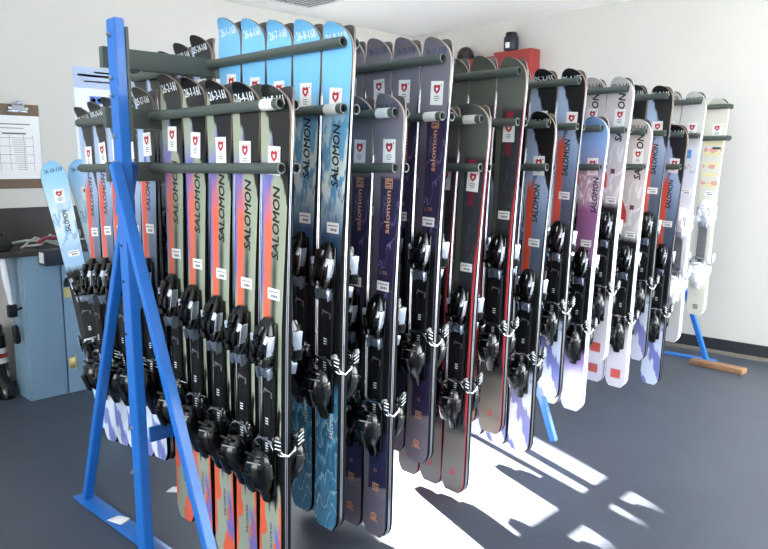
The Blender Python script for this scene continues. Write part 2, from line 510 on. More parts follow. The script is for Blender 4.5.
def pad_mesh(s, m, mm):
    bm = bmesh.new()
    loft(bm, [(.060, s * .060, .058, .004, .008), (.066, s * .060, .060, .0065, .013), (.090, s * .060, .064, .0075, .017), (.112, s * .060, .068, .0065, .014), (.118, s * .060, .069, .004, .008)], n=10)
    for i in range(3):
        box(bm, (s * .0675, .065, .078 + i * .012), (.002, .024, .003), Euler((.5, 0, 0)), mi=1)
    return finish(bm, 'brake_pad', [m, mm])
def plate_mesh(m):
    bm = bmesh.new()
    box(bm, (0, -.022, -.002), (.080, .006, .011), bev=.002)
    return finish(bm, 'brake_plate', m)

def emblem_mesh():
    """paper sticker with a red shield and small print"""
    bm = bmesh.new()
    w, h = .028, .041
    box(bm, (0, -.0004, 0), (2 * w, .0008, 2 * h), mi=0)
    def poly(pts, mi, y=-.0012):
        bm.faces.new([bm.verts.new((x, y, z)) for x, z in pts]).material_index = mi
    poly([(-.015, .024), (-.008, .030), (0, .025), (.008, .030), (.015, .024), (.014, .010), (.007, .002), (0, -.003), (-.007, .002), (-.014, .010)], 1)
    poly([(-.006, .018), (.006, .018), (.004, .010), (0, .006), (-.004, .010)], 0, -.0014)
    poly([(.016, .028), (.020, .032), (.022, .027), (.019, .024)], 1)
    for i, l in enumerate((.011, .013, .009)):
        z = -.012 - i * .007
        poly([(-l, z), (l, z), (l, z + .0022), (-l, z + .0022)], 2)
    return finish(bm, 'rental_sticker', [M_paper, M_red, M_ink], smooth=False)
def size_mesh():
    bm = bmesh.new()
    box(bm, (0, -.0005, 0), (.056, .001, .034), bev=.0004, seg=1)
    def poly(pts, mi, y=-.0013):
        bm.faces.new([bm.verts.new((x, y, z)) for x, z in pts]).material_index = mi
    for i in range(6):
        x = -.022 + i * .0075
        poly([(x, .005), (x + .0055, .005), (x + .0055, .0085), (x, .0085)], 1)
    for i in range(4):
        x = -.010 + i * .0075
        poly([(x, -.010), (x + .005, -.010), (x + .005, -.002), (x, -.002)], 1)
    return finish(bm, 'size_label', [M_paper, M_ink], smooth=False)
def mini_mesh():
    bm = bmesh.new(); box(bm, (0, -.0005, 0), (.044, .001, .018))
    return finish(bm, 'track_label', M_greyp, smooth=False)

_num = {}
def number_mesh(s, L, m, d0, w=.094):
    key = (s, L, m.name, d0)
    if key not in _num:
        bm = bmesh.new()
        tw = text_width(s, 0, .1); sx = w / tw
        def on_tip(x, y, q):
            d = d0 - y * sx * 1.45 - x * sx * .06
            z = L - d - (.004 * ((CURL_D - d) / CURL_D) ** 2 if d < CURL_D else 0)
            return (-w / 2 + x * sx, front_y(d) - .0011 - q * .0001, z)
        for q, ax in enumerate((0, .05)):
            put_text(bm, s, lambda x, y: on_tip(x + ax, y, q), 0, 0, .1)
        _num[key] = finish(bm, 'handwritten_number', m, smooth=False)
    return _num[key]

BIND = {}
for nm, a, lv, pl in (('black', M_black, M_lever, M_black2), ('white', M_whitep, M_lever, M_greyp)):
    BIND[nm] = dict(toe=toe_mesh(a, M_black2), lever=lever_mesh(M_toelever if nm == 'black' else lv), side=[side_plate_mesh(lv, s) for s in (-1, 1)], track=track_mesh(pl, M_wh if nm == 'black' else M_ink), heel=heel_mesh(a),
                    arm=[brake_mesh(s, M_steel) for s in (-1, 1)], pad=[pad_mesh(s, M_black if nm == 'black' else M_whitep, M_wh) for s in (-1, 1)], plate=plate_mesh(M_steel))
EMB, SIZ, MINI = emblem_mesh(), size_mesh(), mini_mesh()

def kind(key, L, toe, emb, siz, numd=.062, nummat=M_wh, binding='black', **kw):
    k = Kind(); k.key, k.L, k.toe, k.emb, k.siz, k.numd, k.nummat, k.bind = key, L, toe, emb, siz, numd, nummat, binding
    k.body = ski_body(key, L, **kw)
    return k

SAL = 'SALOMON'
def mk(name, key, *a, **kw): KINDS[name] = kind(key, *a, **kw)
mk('olive', 'olive', 1.585, .76, .215, .605, texts=[(SAL, .505, .215, .024, .032, M_bk, 'I'), (SAL, 1.44, .10, .010, .012, M_nv, 'I')])
mk('sky', 'sky', 1.655, .755, .235, .625, nummat=M_wh, texts=[(SAL, .50, .195, .022, .032, M_bk, 'I'), (SAL, 1.33, .10, .030, .016, M_wh, 'I')])
mk('ice', 'ice', 1.50, .72, .20, .535, nummat=M_nv, texts=[(SAL, .41, .125, .022, .026, M_bk, 'I')])
mk('plum', 'plum', 1.575, .76, .19, .645, nummat=M_nv, side=M_sidegrey, texts=[('salomon', .465, .145, .022, .024, M_or, 'B'), ('LOGO', .295, .034, .012, 0, M_or, 'B'), ('L 700', .605, .034, -.012, .013, M_or, 'U'),
    ('N', 1.33, .014, -.006, .016, M_or, 'U'), ('LOGO', 1.385, .030, .004, 0, M_or, 'B'), ('MARK', 1.50, .030, .0, 0, M_or, 'B')])
mk('charcoal', 'charcoal', 1.565, .785, .29, .625, nummat=M_nv, side=M_sidered, texts=[('MARK', 1.475, .026, 0, 0, M_redl, 'B')])
mk('stripe', 'stripe', 1.52, .76, .23, .56, texts=[(SAL, .475, .165, .014, .028, M_bk, 'I')])
mk('stripe_short', 'stripe', 1.37, .69, .20, .50, texts=[(SAL, .44, .16, .014, .028, M_bk, 'I')])
mk('pink', 'pink', 1.445, .70, .235, .60, nummat=M_nv, side=M_sidewhite, texts=[(SAL, .455, .17, .042, .028, M_bk, 'I')])
mk('pale', 'pale', 1.44, .74, .195, .60, nummat=M_nv, side=M_sidewhite, texts=[(SAL, .315, .235, .030, .036, M_bk, 'I')])
mk('white', 'white', 1.50, .76, .22, .58, nummat=M_nv, binding='white', side=M_sidewhite, texts=[])
mk('dots', 'dots', 1.40, .72, .20, .60, nummat=M_nv, binding='white', side=M_sidewhite, texts=[('LOGO', 1.345, .030, 0, 0, M_bk, 'B')])

def make_ski(k, tip, lean, rear, label, number=None, group=None, emb=True, siz=True, minor=True, rot=None):
    """root at the tail; rear=True turns the ski round so its topsheet faces away"""
    root = empty('ski')
    if rot is None:
        s, c = math.sin(lean), math.cos(lean)
        root.location = (tip[0] - k.L * s, tip[1], tip[2] - k.L * c)
        root.rotation_euler = (0, -lean if rear else lean, PI if rear else 0)
    else:
        root.location, root.rotation_euler = tip, rot
    tag(root, label, 'ski', group)
    link('ski_body', k.body, root)
    B = BIND[k.bind]; L = k.L
    ty = front_y(k.toe) - .0006
    t = link('toe_piece', B['toe'], root, (0, ty, L - k.toe)); link('toe_lever', B['lever'], t); link('toe_side_plate', B['side'][0], t); link('toe_side_plate', B['side'][1], t)
    link('binding_track', B['track'], root, (0, ty, L - k.toe))
    h = link('heel_piece', B['heel'], root, (0, ty, L - k.toe - .385))
    link('brake_plate', B['plate'], h, (0, 0, .09))
    for i in (0, 1):
        link('brake_arm', B['arm'][i], h); link('brake_pad', B['pad'][i], h)
    if not rear:
        if emb: link('rental_sticker', EMB, root, (random.uniform(-.004, .012), front_y(k.emb) - .0004, L - k.emb)).rotation_euler = (0, random.uniform(-.06, .06), 0)
        if siz: link('size_label', SIZ, root, (.008, front_y(k.siz) - .0004, L - k.siz))
        if minor: link('track_label', MINI, root, (.002, front_y(k.toe + .16) - .0125, L - k.toe - .15)).rotation_euler = (0, .25, 0)
        if number: link('handwritten_number', number_mesh(number, L, k.nummat, k.numd), root)
    return root

ORD = ['outermost', 'second', 'third', 'fourth', 'fifth', 'sixth']
def row(kn, y, tipz0, slope, n, look, short, where, numbers=None, x0=-.042, pitch=.142, lean=.05, group=None, back=None):
    k = KINDS[kn]
    for i in range(n):
        x = x0 - pitch * i
        z = tipz0 + slope * i + random.uniform(-.004, .004)
        le = lean * (1 - .22 * i) + random.uniform(-.004, .004)
        num = numbers[i % len(numbers)] if numbers else None
        which = ORD[i] + (' from outside' if i else '')
        make_ski(k, (x, y + YGAP / 2, z), le, False, f'{look}, {which} in the {where}', num, group)
        if back is None or i < back:
            make_ski(k, (x, y + YGAP / 2, z + random.uniform(-.003, .004)), le, True, f'backward ski of the {which} {short} pair, {where}', None, group)

ROWS_L = [YL0 + PITCH * i for i in range(7)]
ROWS_H = [YL0 + (i + OFF) * PITCH for i in range(8)]
row('olive', ROWS_L[0], 1.592, .018, 5, 'olive and orange ski', 'olive', 'nearest low row', ['26-5-161', '26-4-161', '26-3-161', '26-1-161', '26-2-161'], group='olive skis in the nearest low row')
row('sky', ROWS_H[0], 1.795, .021, 5, 'sky blue ski', 'sky blue', 'nearest tall row', ['26-9-168', '26-8-168', '26-7-168', '26-6-168', '26-1-168'], group='sky blue skis in the nearest tall row')
row('plum', ROWS_L[1], 1.594, .006, 4, 'plum ski', 'plum', 'low plum row', ['24-9-155', '24-8-155', '24-7-155'], group='plum skis in the low row')
row('plum', ROWS_H[1], 1.808, .014, 4, 'plum ski', 'plum', 'tall plum row', ['24-11-158', '24-10-158', '24-12-158', '24-6-158'], group='plum skis in the tall row')
row('charcoal', ROWS_L[2], 1.594, .006, 3, 'charcoal red-edged ski', 'charcoal', 'low charcoal row', group='charcoal skis in the low row')
row('charcoal', ROWS_H[2], 1.788, .014, 4, 'charcoal red-edged ski', 'charcoal', 'tall charcoal row', group='charcoal skis in the tall row')
row('stripe', ROWS_L[3], 1.594, .004, 3, 'orange-striped blue ski', 'blue', 'low row just past charcoal', ['25-2-150', '25-1-150'], group='blue skis in the low row past charcoal')
row('stripe', ROWS_H[3], 1.788, .010, 3, 'orange-striped blue ski', 'blue', 'tall row just past charcoal', ['25-4-155', '25-3-155'], group='blue skis in the tall row past charcoal')
row('pink', ROWS_L[4], 1.594, .004, 3, 'magenta ski with white tail', 'magenta', 'low magenta row', group='magenta skis')
row('pale', ROWS_H[4], 1.788, .010, 2, 'pale ski with big black letters', 'pale', 'tall pale row', ['22-3-146', '22-1-146'], group='pale skis in the tall row')
row('pale', ROWS_L[5], 1.605, .004, 2, 'pale ski with big black letters', 'pale', 'low pale row', ['22-7-143', '22-5-143'], group='pale skis in the low row')
row('stripe', ROWS_H[5], 1.788, .010, 2, 'orange-striped blue ski', 'blue', 'tall row behind pale skis', ['25-8-146', '25-7-146'], group='blue skis in the tall row behind the pale skis')
row('stripe', ROWS_L[6], 1.594, .004, 1, 'orange-striped blue ski', 'blue', 'last low row', ['25-9-143'], group='blue skis in the last low row')
row('white', ROWS_H[6], 1.788, .010, 2, 'white ski with white bindings', 'white', 'tall white row', ['21-2-150', '21-1-150'], group='white skis')
row('dots', ROWS_H[7], 1.785, .010, 1, 'cream ski with coloured bars', 'cream', 'last row by the wall', x0=-.075, group='cream skis by the wall')
# the far side of the rack, left of the post
row('stripe_short', ROWS_L[0], 1.60, .010, 5, 'orange-striped blue ski', 'blue', 'low row left of the post', ['25-13-161', '25-14-161', '25-15-161', '25-16-161', '25-17-161'], x0=-1.275, pitch=-.120, lean=-.07, group='blue skis in the low row left of the post')
row('stripe_short', ROWS_H[0], 1.785, .014, 5, 'black-tipped blue ski', 'black-tipped blue', 'tall row left of the post', ['25-20-168', '25-21-168', '25-22-168', '25-23-168', '25-24-168'], x0=-1.275, pitch=-.120, lean=-.07, group='blue skis in the tall row left of the post')

# two light blue skis standing on the floor and leaning back at the left
def leaning(tail, tip, label, num):
    a, b = Vector(tail), Vector(tip)
    zax = (b - a).normalized()
    face = Vector((1.63, -2.07, 1.36)) - (a + b) / 2
    fy = -(face - zax * face.dot(zax)).normalized()
    fx = fy.cross(zax)
    R = Matrix((fx, fy, zax)).transposed()
    make_ski(KINDS['ice'], a, 0, False, 'light blue ski ' + label, num, 'light blue skis leaning at the left', rot=R.to_euler())
    off = fy * .004
    R2 = Matrix((-fx, -fy, zax)).transposed()
    make_ski(KINDS['ice'], a + off, 0, True, 'backward partner of the light blue ski ' + label, None, 'light blue skis leaning at the left', rot=R2.to_euler())

# ------------------------------------------------------------------ the rack
rack = empty('ski_rack', (XP, YN, 0))
tag(rack, 'long blue steel ski rack with grey tubes holding all the rows of skis', 'rack')
def rpart(name, bm, m, smooth=True, parent=None):
    o = link(name, finish(bm, name, m, smooth), parent or rack)
    if parent is None or parent is rack: o.matrix_parent_inverse = Matrix.Translation((-XP, -YN, 0))
    return o
def bar_between(bm, a, b, w, t, wdir=Vector((1, 0, 0))):
    """rectangular bar from a to b, w along wdir, t across"""
    a, b = Vector(a), Vector(b); z = (b - a).normalized()
    x = (wdir - z * wdir.dot(z)).normalized(); y = z.cross(x)
    M = Matrix((x, y, z)).transposed().to_4x4(); M.translation = (a + b) / 2
    box(bm, (0, 0, 0), (1, 1, 1), bev=0)
    vs = bm.verts[-8:]
    for v in vs:
        v.co = Vector((v.co.x * w, v.co.y * t, v.co.z * (b - a).length))
    bmesh.ops.bevel(bm, geom=list({e for v in vs for e in v.link_edges}), offset=.003, segments=2, affect='EDGES')
    bm.verts.ensure_lookup_table()
    for v in bm.verts: v.co = M @ v.co

for fi, yf in enumerate((YN, YM, YF)):
    bm = bmesh.new(); bar_between(bm, (XP + .018, yf, .012), (XP, yf, Z3 + .098), .058, .034); post = rpart('post', bm, M_blue)
    if fi == 0:
        for z in (1.775, 1.64, 1.585, 1.455, 1.375, 1.29, .47, .31, 1.10, .98, .80):
            bm = bmesh.new(); tube(bm, [(XP - .004, yf - .016, z), (XP - .004, yf - .024, z)], .0085, 6)
            tube(bm, [(XP - .004, yf - .024, z), (XP - .004, yf - .029, z)], .0045, 8)
            o = rpart('bolt', bm, M_bolt if z > 1.2 or z < .5 else M_dark)
            if not (z > 1.2 or z < .5): o.location.y += .009
    for s, xe, dy in ((-1, XP - .55, .044), (1, XP + .575 - .06 * (fi > 0), -.036 if fi != 1 else .0)):
        bm = bmesh.new(); bar_between(bm, (XP + s * .020, yf + dy, 1.37), (xe, yf + dy, .012), .030, .034); rpart('leg', bm, M_blue)
    if fi == 1: continue   # the middle frame stands on bare feet
    bm = bmesh.new(); box(bm, (XP - .03, yf + .044, .006), (1.16, .07, .010), bev=.002); rpart('base_bar', bm, M_blue)
    bm = bmesh.new(); bar_between(bm, (XP + .12 * 0 - .0, yf + .001, 1.20), (XP, yf + .001, 1.26), .064, .040); rpart('collar', bm, M_blue)
for z in (Z1, Z2, Z3):
    bm = bmesh.new(); box(bm, (XB, (YN + YF) / 2, z - .012), (.026, YF - YN + .03, .066), bev=.002); rpart('beam', bm, M_grey)
bm = bmesh.new(); box(bm, (-.712, (YN + YF) / 2 + .04, .40), (.015, YF - YN - .08, .055), bev=.002); rpart('lower_rail', bm, M_blue)
bm = bmesh.new(); box(bm, (XP + .02, YN + .022, 1.62), (.03, .010, .36), bev=.002); rpart('post_strip', bm, M_grey)  # narrow dark grey strip along the right edge of the near post

TAPED = {('L', 0, Z2), ('H', 0, Z2), ('L', 1, Z2), ('H', 1, Z2), ('L', 2, Z2)}
tube_cache = {}
def hang_tube(y, z, side, taped):
    k = side
    if k not in tube_cache:
        bm = bmesh.new()
        x0, x1 = (XB + .010, 0.0) if side > 0 else (XB - .010, -1.29)
        pipe(bm, (x0, 0, 0), (x1, 0, 0), RT, RT - .0035)
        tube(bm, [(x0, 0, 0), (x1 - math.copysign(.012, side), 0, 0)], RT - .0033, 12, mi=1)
        tube_cache[k] = finish(bm, 'hanging_tube', [M_grey, M_dark])
    o = link('hanging_tube', tube_cache[k], rack); o.location = (-XP, y - YN, z)
    if taped:
        bm = bmesh.new(); x1 = -.022
        pipe(bm, (x1 - .055, 0, 0), (x1, 0, 0), RT + .0010, RT - .001)
        link('tape_label', finish(bm, 'tape_label', M_tape), o)
for i, y in enumerate(ROWS_L):
    for z in (Z1, Z2):
        for j in (0, 1): hang_tube(y + j * YGAP, z, 1, j == 0 and ('L', i, z) in TAPED)
for i, y in enumerate(ROWS_H):
    for z in (Z2, Z3):
        for j in (0, 1): hang_tube(y + j * YGAP, z, 1, j == 0 and ('H', i, z) in TAPED)
for y, zs in ((ROWS_L[0], (Z1, Z2)), (ROWS_H[0], (Z2, Z3))):
    for z in zs:
        for j in (0, 1): hang_tube(y + j * YGAP, z, -1, False)

# ------------------------------------------------------------------ room
M_wall = mat('wall_paint', '#cfcbc2', .75, noise=.03, nscale=3, bump=.05)
M_ceil = mat('ceiling_paint', '#fbfaf6', .8)
M_floor, nt, b = new_mat('dark_floor')
tc = nt.nodes.new('ShaderNodeTexCoord')
def fl_noise(sc, det, rough=.6):
    z = nt.nodes.new('ShaderNodeTexNoise'); z.inputs['Scale'].default_value = sc; z.inputs['Detail'].default_value = det; z.inputs['Roughness'].default_value = rough
    nt.links.new(tc.outputs['Object'], z.inputs['Vector']); return z.outputs['Fac']
mx = nt.nodes.new('ShaderNodeMix'); mx.data_type = 'RGBA'
mx.inputs[6].default_value = (*lin('#31363f'), 1); mx.inputs[7].default_value = (*lin('#4a515d'), 1)
nt.links.new(fl_noise(2.2, 6), mx.inputs[0])
mx2 = nt.nodes.new('ShaderNodeMix'); mx2.data_type = 'RGBA'
rp = nt.nodes.new('ShaderNodeValToRGB'); rp.color_ramp.elements[0].position = .66; rp.color_ramp.elements[1].position = .74
nt.links.new(fl_noise(26, 3), rp.inputs[0]); nt.links.new(rp.outputs[0], mx2.inputs[0])
nt.links.new(mx.outputs[2], mx2.inputs[6]); mx2.inputs[7].default_value = (*lin('#55585e'), 1)
nt.links.new(mx2.outputs[2], b.inputs['Base Color'])
b.inputs['Roughness'].default_value = .42
bp = nt.nodes.new('ShaderNodeBump'); bp.inputs['Strength'].default_value = .15; bp.inputs['Distance'].default_value = .004
nt.links.new(fl_noise(60, 3), bp.inputs['Height']); nt.links.new(bp.outputs[0], b.inputs['Normal'])

def sbox(name, lo, hi, m):
    bm = bmesh.new()
    box(bm, [(a + b_) / 2 for a, b_ in zip(lo, hi)], [b_ - a for a, b_ in zip(lo, hi)])
    return struct(link(name, finish(bm, name, m, smooth=False)))
sbox('floor', (ROOM_X - .1, -4.5, -.1), (WIN_X + .1, ROOM_Y + .1, 0), M_floor)
sbox('ceiling', (ROOM_X - .1, -4.5, ROOM_Z), (WIN_X + .1, ROOM_Y + .1, ROOM_Z + .1), M_ceil)
def wall(name, axis, c, segs):
    """wall of boxes; axis 0: along y at x=c, axis 1: along x at y=c; segs = (a0, a1, z0, z1)"""
    bm = bmesh.new()
    for a0, a1, z0, z1 in segs:
        if axis == 0: box(bm, (c, (a0 + a1) / 2, (z0 + z1) / 2), (.1, a1 - a0, z1 - z0))
        else: box(bm, ((a0 + a1) / 2, c, (z0 + z1) / 2), (a1 - a0, .1, z1 - z0))
    return struct(link(name, finish(bm, name, M_wall, smooth=False)))
def holes(lo, hi, w):
    return [(lo, w[0], 0, ROOM_Z), (w[1], hi, 0, ROOM_Z), (w[0], w[1], 0, w[2]), (w[0], w[1], w[3], ROOM_Z)]
WL = (.86, 2.15, .80, 1.50)       # window behind the rack
WR = (.2, 3.1, .5, 2.45)          # long window on the right
WF = (1.0, 2.85, .02, 2.25)       # glazed door at the right of the far wall
WB = (-1.2, 2.7, .7, 2.45)  # added opening behind the camera, out of view, gives soft light on the topsheets
wall('wall_left', 0, ROOM_X - .05, holes(-4.5, ROOM_Y, WL))
wall('wall_right', 0, WIN_X + .05, holes(-4.5, ROOM_Y, WR))
wall('wall_far', 1, ROOM_Y + .05, holes(ROOM_X - .1, WIN_X + .1, WF))
wall('wall_back', 1, -4.55, holes(ROOM_X - .1, WIN_X + .1, WB))
# right wall with one window low by the camera and a long window further on
M_bb = mat('baseboard_black', '#24262b', .5)
M_strip = mat('baseboard_strip', '#7d7468', .7, noise=.25, nscale=30)
sbox('baseboard_far', (ROOM_X, ROOM_Y - .014, .0), (WF[0], ROOM_Y, .105), M_bb)
sbox('trim_1', (ROOM_X, ROOM_Y - .035, 0), (WF[0], ROOM_Y - .014, .022), M_strip)

M_frame = mat('window_frame_white', '#d8d8d4', .5)
def frame(name, axis, c, w, f=.03):
    bm = bmesh.new(); ac, zc = (w[0] + w[1]) / 2, (w[2] + w[3]) / 2
    for a, z, sa, sz in ((ac, w[2] + f / 2, w[1] - w[0], f), (ac, w[3] - f / 2, w[1] - w[0], f), (w[0] + f / 2, zc, f, w[3] - w[2] - 2 * f), (w[1] - f / 2, zc, f, w[3] - w[2] - 2 * f)):
        if axis == 0: box(bm, (c, a, z), (.07, sa, sz))
        else: box(bm, (a, c, z), (sa, .07, sz))
    struct(link(name, finish(bm, name, M_frame, smooth=False)))
frame('window_1', 0, ROOM_X - .05, WL); frame('window_2', 0, WIN_X + .05, WR); frame('door_1', 1, ROOM_Y + .05, WF, .06); frame('added_fill_window', 1, -4.55, WB)

# ------------------------------------------------------------------ things along the left wall
M_cab = mat('blue_grey_cabinet', '#7590a3', .5, noise=.06, nscale=4)
M_wtop = mat('dark_worktop', '#2e2a28', .5)
M_splash = mat('dark_brown_panel', '#35302d', .45, noise=.15, nscale=10)
CX, CY0, CY1, CH = -2.67, -.55, .80, .885
cab = empty('workbench_cabinet', (-2.93, .5, 0)); tag(cab, 'blue-grey painted workbench cabinet standing against the left wall', 'cabinet')
def cpart(name, lo, hi, m, parent=cab, bev=.003):
    bm = bmesh.new()
    box(bm, [(a + b_) / 2 for a, b_ in zip(lo, hi)], [b_ - a for a, b_ in zip(lo, hi)], bev=bev)
    o = link(name, finish(bm, name, m), parent)
    if parent is cab: o.matrix_parent_inverse = Matrix.Translation((2.93, -.5, 0))
    return o
cpart('carcass', (-2.90, CY0, 0), (CX - .02, CY1, CH - .03), M_cab)
ys = [CY0, -.335, .30, CY1]
for a, b_ in zip(ys, ys[1:]):
    dr = cpart('door', (CX - .0195, a + .004, .004), (CX, b_ - .004, CH - .03), M_cab)
for z in (.62, .19):
    bm = bmesh.new(); box(bm, (CX + .003, -.305, z), (.006, .045, .06), bev=.001); tube(bm, [(CX + .008, -.285, z - .05), (CX + .008, -.285, z + .05)], .004, 8)
    o = link('hinge', finish(bm, 'hinge', M_gold), cab); o.matrix_parent_inverse = Matrix.Translation((2.93, -.5, 0))
cpart('worktop', (ROOM_X + .014, CY0 - .16, CH - .03), (CX + .015, CY1, CH), M_wtop)
bs = sbox('trim_4', (ROOM_X, -.9, CH + .002), (ROOM_X + .012, .80, 1.105), M_splash)

# dark box under the worktop edge
dbox = empty('wax_box', (CX + .05, -.39, .845)); tag(dbox, 'small dark metal box fixed below the worktop edge, white label on its side', 'box')
bm = bmesh.new(); box(bm, (0, 0, 0), (.095, .14, .09), bev=.004); link('housing', finish(bm, 'housing', mat('dark_blue_metal', '#242b38', .4)), dbox)
bm = bmesh.new(); box(bm, (0, -.071, .0), (.06, .002, .06)); link('paper_label', finish(bm, 'paper_label', M_paper), dbox)
bm = bmesh.new(); tube(bm, [(.048, .045, -.02), (.056, .045, -.02)], .026, 16); tube(bm, [(.056, .045, -.02), (.058, .045, -.02)], .02, 16); link('dial', finish(bm, 'dial', M_steel), dbox)

# tangle of clamps on the worktop
cl = empty('bar_clamp', (-2.80, -.42, CH)); tag(cl, 'grey bar clamp with red grip lying tangled on the worktop', 'clamp')
bm = bmesh.new(); tube(bm, [(0, -.16, .035), (.02, -.05, .05), (.0, .08, .035), (.03, .18, .02)], .008, 8); tube(bm, [(.04, -.10, .012), (.0, 0, .062), (.03, .12, .012), (-.02, .2, .05)], .007, 8)
tube(bm, [(-.03, -.06, .012), (.03, .02, .02), (-.03, .10, .07), (.04, .16, .03)], .007, 8)
link('jaw', finish(bm, 'jaw', mat('pale_grey_metal', '#a7aca6', .45, .3)), cl)
bm = bmesh.new(); tube(bm, [(0, -.15, .035), (0, -.17, .036), (0, -.20, .037), (0, -.22, .038)], [.012, .02, .02, .012], 10); link('red_grip', finish(bm, 'red_grip', mat('red_plastic', '#c0242e', .4)), cl)
bm = bmesh.new(); tube(bm, [(.02, .0, .03), (.03, .05, .06), (.02, .11, .055), (.03, .16, .03)], .011, 8); link('handle', finish(bm, 'handle', mat('dark_red_plastic', '#7d2a2e', .45)), cl)
vs = empty('bench_vise', (-2.73, -.24, CH)); tag(vs, 'steel bench vise with bright screw on the worktop behind the leaning ski', 'vise')
bm = bmesh.new(); box(bm, (0, 0, .03), (.07, .08, .06), bev=.006); box(bm, (0, .0, .08), (.05, .11, .04), bev=.006); link('vise_body', finish(bm, 'vise_body', mat('vise_grey', '#8c8f90', .4, .6)), vs)
bm = bmesh.new(); tube(bm, [(.03, .0, .045), (.09, 0, .045)], .010, 10); tube(bm, [(.085, -.05, .045), (.085, .05, .045)], .005, 8); link('screw', finish(bm, 'screw', M_steel), vs)

# key ring hanging on the door
kr = empty('hanging_key', (CX + .004, -.31, .70)); tag(kr, 'small black key hanging on the cabinet door above the hinge', 'key')
bm = bmesh.new(); loft(bm, [(-.045, 0, 0, .004, .016), (-.02, 0, 0, .005, .018), (.0, 0, 0, .004, .010), (.01, 0, 0, .003, .005)], n=10); link('fob', finish(bm, 'fob', M_black2), kr)
bm = bmesh.new(); tube(bm, [(0, 0, .005), (0, .002, .03), (0, 0, .05)], .002, 6); link('loop', finish(bm, 'loop', M_steel), kr)

leaning((-1.88, -.44, .012), (-2.50, -.42, 1.385), 'leaning leftmost, in front of the workbench', '26-10-154')
leaning((-1.95, -.27, .012), (-2.53, -.25, 1.36), 'leaning behind the leftmost hanging skis', '26-11-154')

# clipboard
cb = empty('hanging_clipboard', (ROOM_X + .004, -.345, 1.485)); tag(cb, 'brown clipboard with a printed chart hanging on the left wall', 'clipboard')
M_hard = mat('brown_hardboard', '#75604c', .6, noise=.15, nscale=15)
bm = bmesh.new(); box(bm, (0, 0, .0), (.005, .30, .52), bev=.002)
link('board', finish(bm, 'board', M_hard), cb)
bm = bmesh.new(); box(bm, (.0035, .005, -.005), (.001, .285, .39)); 
def onpaper(y0, y1, z0, z1): box(bm, (.0044, (y0 + y1) / 2, (z0 + z1) / 2), (.0004, abs(y1 - y0), abs(z1 - z0)), mi=1)
onpaper(-.09, .09, .140, .134); onpaper(-.10, .05, .115, .111); onpaper(-.08, .06, .085, .075)
for k in range(16): onpaper(-.10 if k % 4 == 0 else -.03 + k * .002, .10 if k % 4 == 0 else .06, .055 - k * .013, .055 - k * .013 - .0022)
for y in (-.10, -.04, .045, .10): onpaper(y, y + .0018, .07, -.15)
link('paper_sheet', finish(bm, 'paper_sheet', [M_paper, mat('grey_print', '#6e6e72', .7)], smooth=False), cb)
bm = bmesh.new(); box(bm, (.006, 0.02, .225), (.006, .12, .03), bev=.002); tube(bm, [(.014, -.04, .232), (.014, .08, .232)], .011, 10)
box(bm, (.022, .02, .246), (.004, .07, .05), Euler((0, -.45, 0)), bev=.0015); tube(bm, [(.02, -.01, .262), (.03, .02, .275), (.02, .05, .262)], .006, 8); link('clip', finish(bm, 'clip', M_steel), cb)

# poster
po = empty('wall_poster', (ROOM_X + .002, .20, 1.69)); tag(po, 'white poster with a blue header on the left wall behind the post', 'poster')
bm = bmesh.new(); W_, H_ = .32, .64
box(bm, (0, 0, 0), (.002, W_, H_))
def pp(y0, y1, z0, z1, mi): box(bm, (.0014, (y0 + y1) / 2, (z0 + z1) / 2), (.0006, y1 - y0, z1 - z0), mi=mi)
pp(-W_ / 2, W_ / 2, .185, .32, 1); pp(-.13, .12, .26, .275, 0); pp(-.02, .14, .285, .297, 0); pp(-.09, .14, .225, .235, 0)
pp(-.06, .14, .085, .135, 2)
for k in range(4): pp(-.05 + k * .045, -.02 + k * .045, .095, .122, 1)
pp(-.125, -.115, .05, -.06, 2) if False else pp(-.125, -.113, -.06, .06, 2)
for k in range(7): pp(-.09, .12, -.03 - k * .035, -.026 - k * .035, 1)
link('poster_sheet', finish(bm, 'poster_sheet', [mat('poster_white', '#f2f3f6', .6), mat('poster_light_blue', '#b7c6e0', .6), mat('poster_blue', '#5f86d8', .6)], smooth=False), po)

# long white-shafted pole leaning at the far left
pl = empty('hanging_pole', (-2.72, -.635, .295)); tag(pl, 'white ski pole shaft with black grip, hanging below a black pouch', 'pole')
bm = bmesh.new(); tube(bm, [(0, 0, .56), (.0, .012, .42), (.0, .03, .28)], [.020, .020, .012], 10); link('shaft', finish(bm, 'shaft', M_whitep), pl)
bm = bmesh.new(); box(bm, (.0, .03, .25), (.04, .05, .075), bev=.008); tube(bm, [(0, .05, .25), (0, .09, .26), (.0, .10, .22)], .008, 8); link('strap_clamp', finish(bm, 'strap_clamp', M_black2), pl)
bm = bmesh.new(); tube(bm, [(0, .03, .22), (0, .037, .16)], .009, 8); link('rod', finish(bm, 'rod', M_steel), pl)
bm = bmesh.new(); tube(bm, [(0, .036, .165), (0, .040, .15), (0, .046, .07), (0, .047, .055)], [.012, .018, .020, .012], 10); link('grip', finish(bm, 'grip', M_black2), pl)
pu = empty('boot_bag', (-2.76, -.64, .887)); tag(pu, 'black rounded bag resting on the end of the worktop at the left edge', 'bag')
bm = bmesh.new(); loft(bm, [(.0, 0, 0, .05, .05), (.015, 0, 0, .07, .068), (.04, 0, 0, .075, .072), (.065, 0, -.0, .06, .06), (.08, 0, -.0, .03, .03)], n=16); link('bag_body', finish(bm, 'bag_body', mat('black_cloth', '#1d1b1c', .8, bump=.2)), pu)
bm = bmesh.new(); tube(bm, [(0, -.04, .07), (0, -.025, .10), (0, .02, .10), (0, .035, .07)], .008, 8); link('bag_handle', finish(bm, 'bag_handle', M_black2), pu)

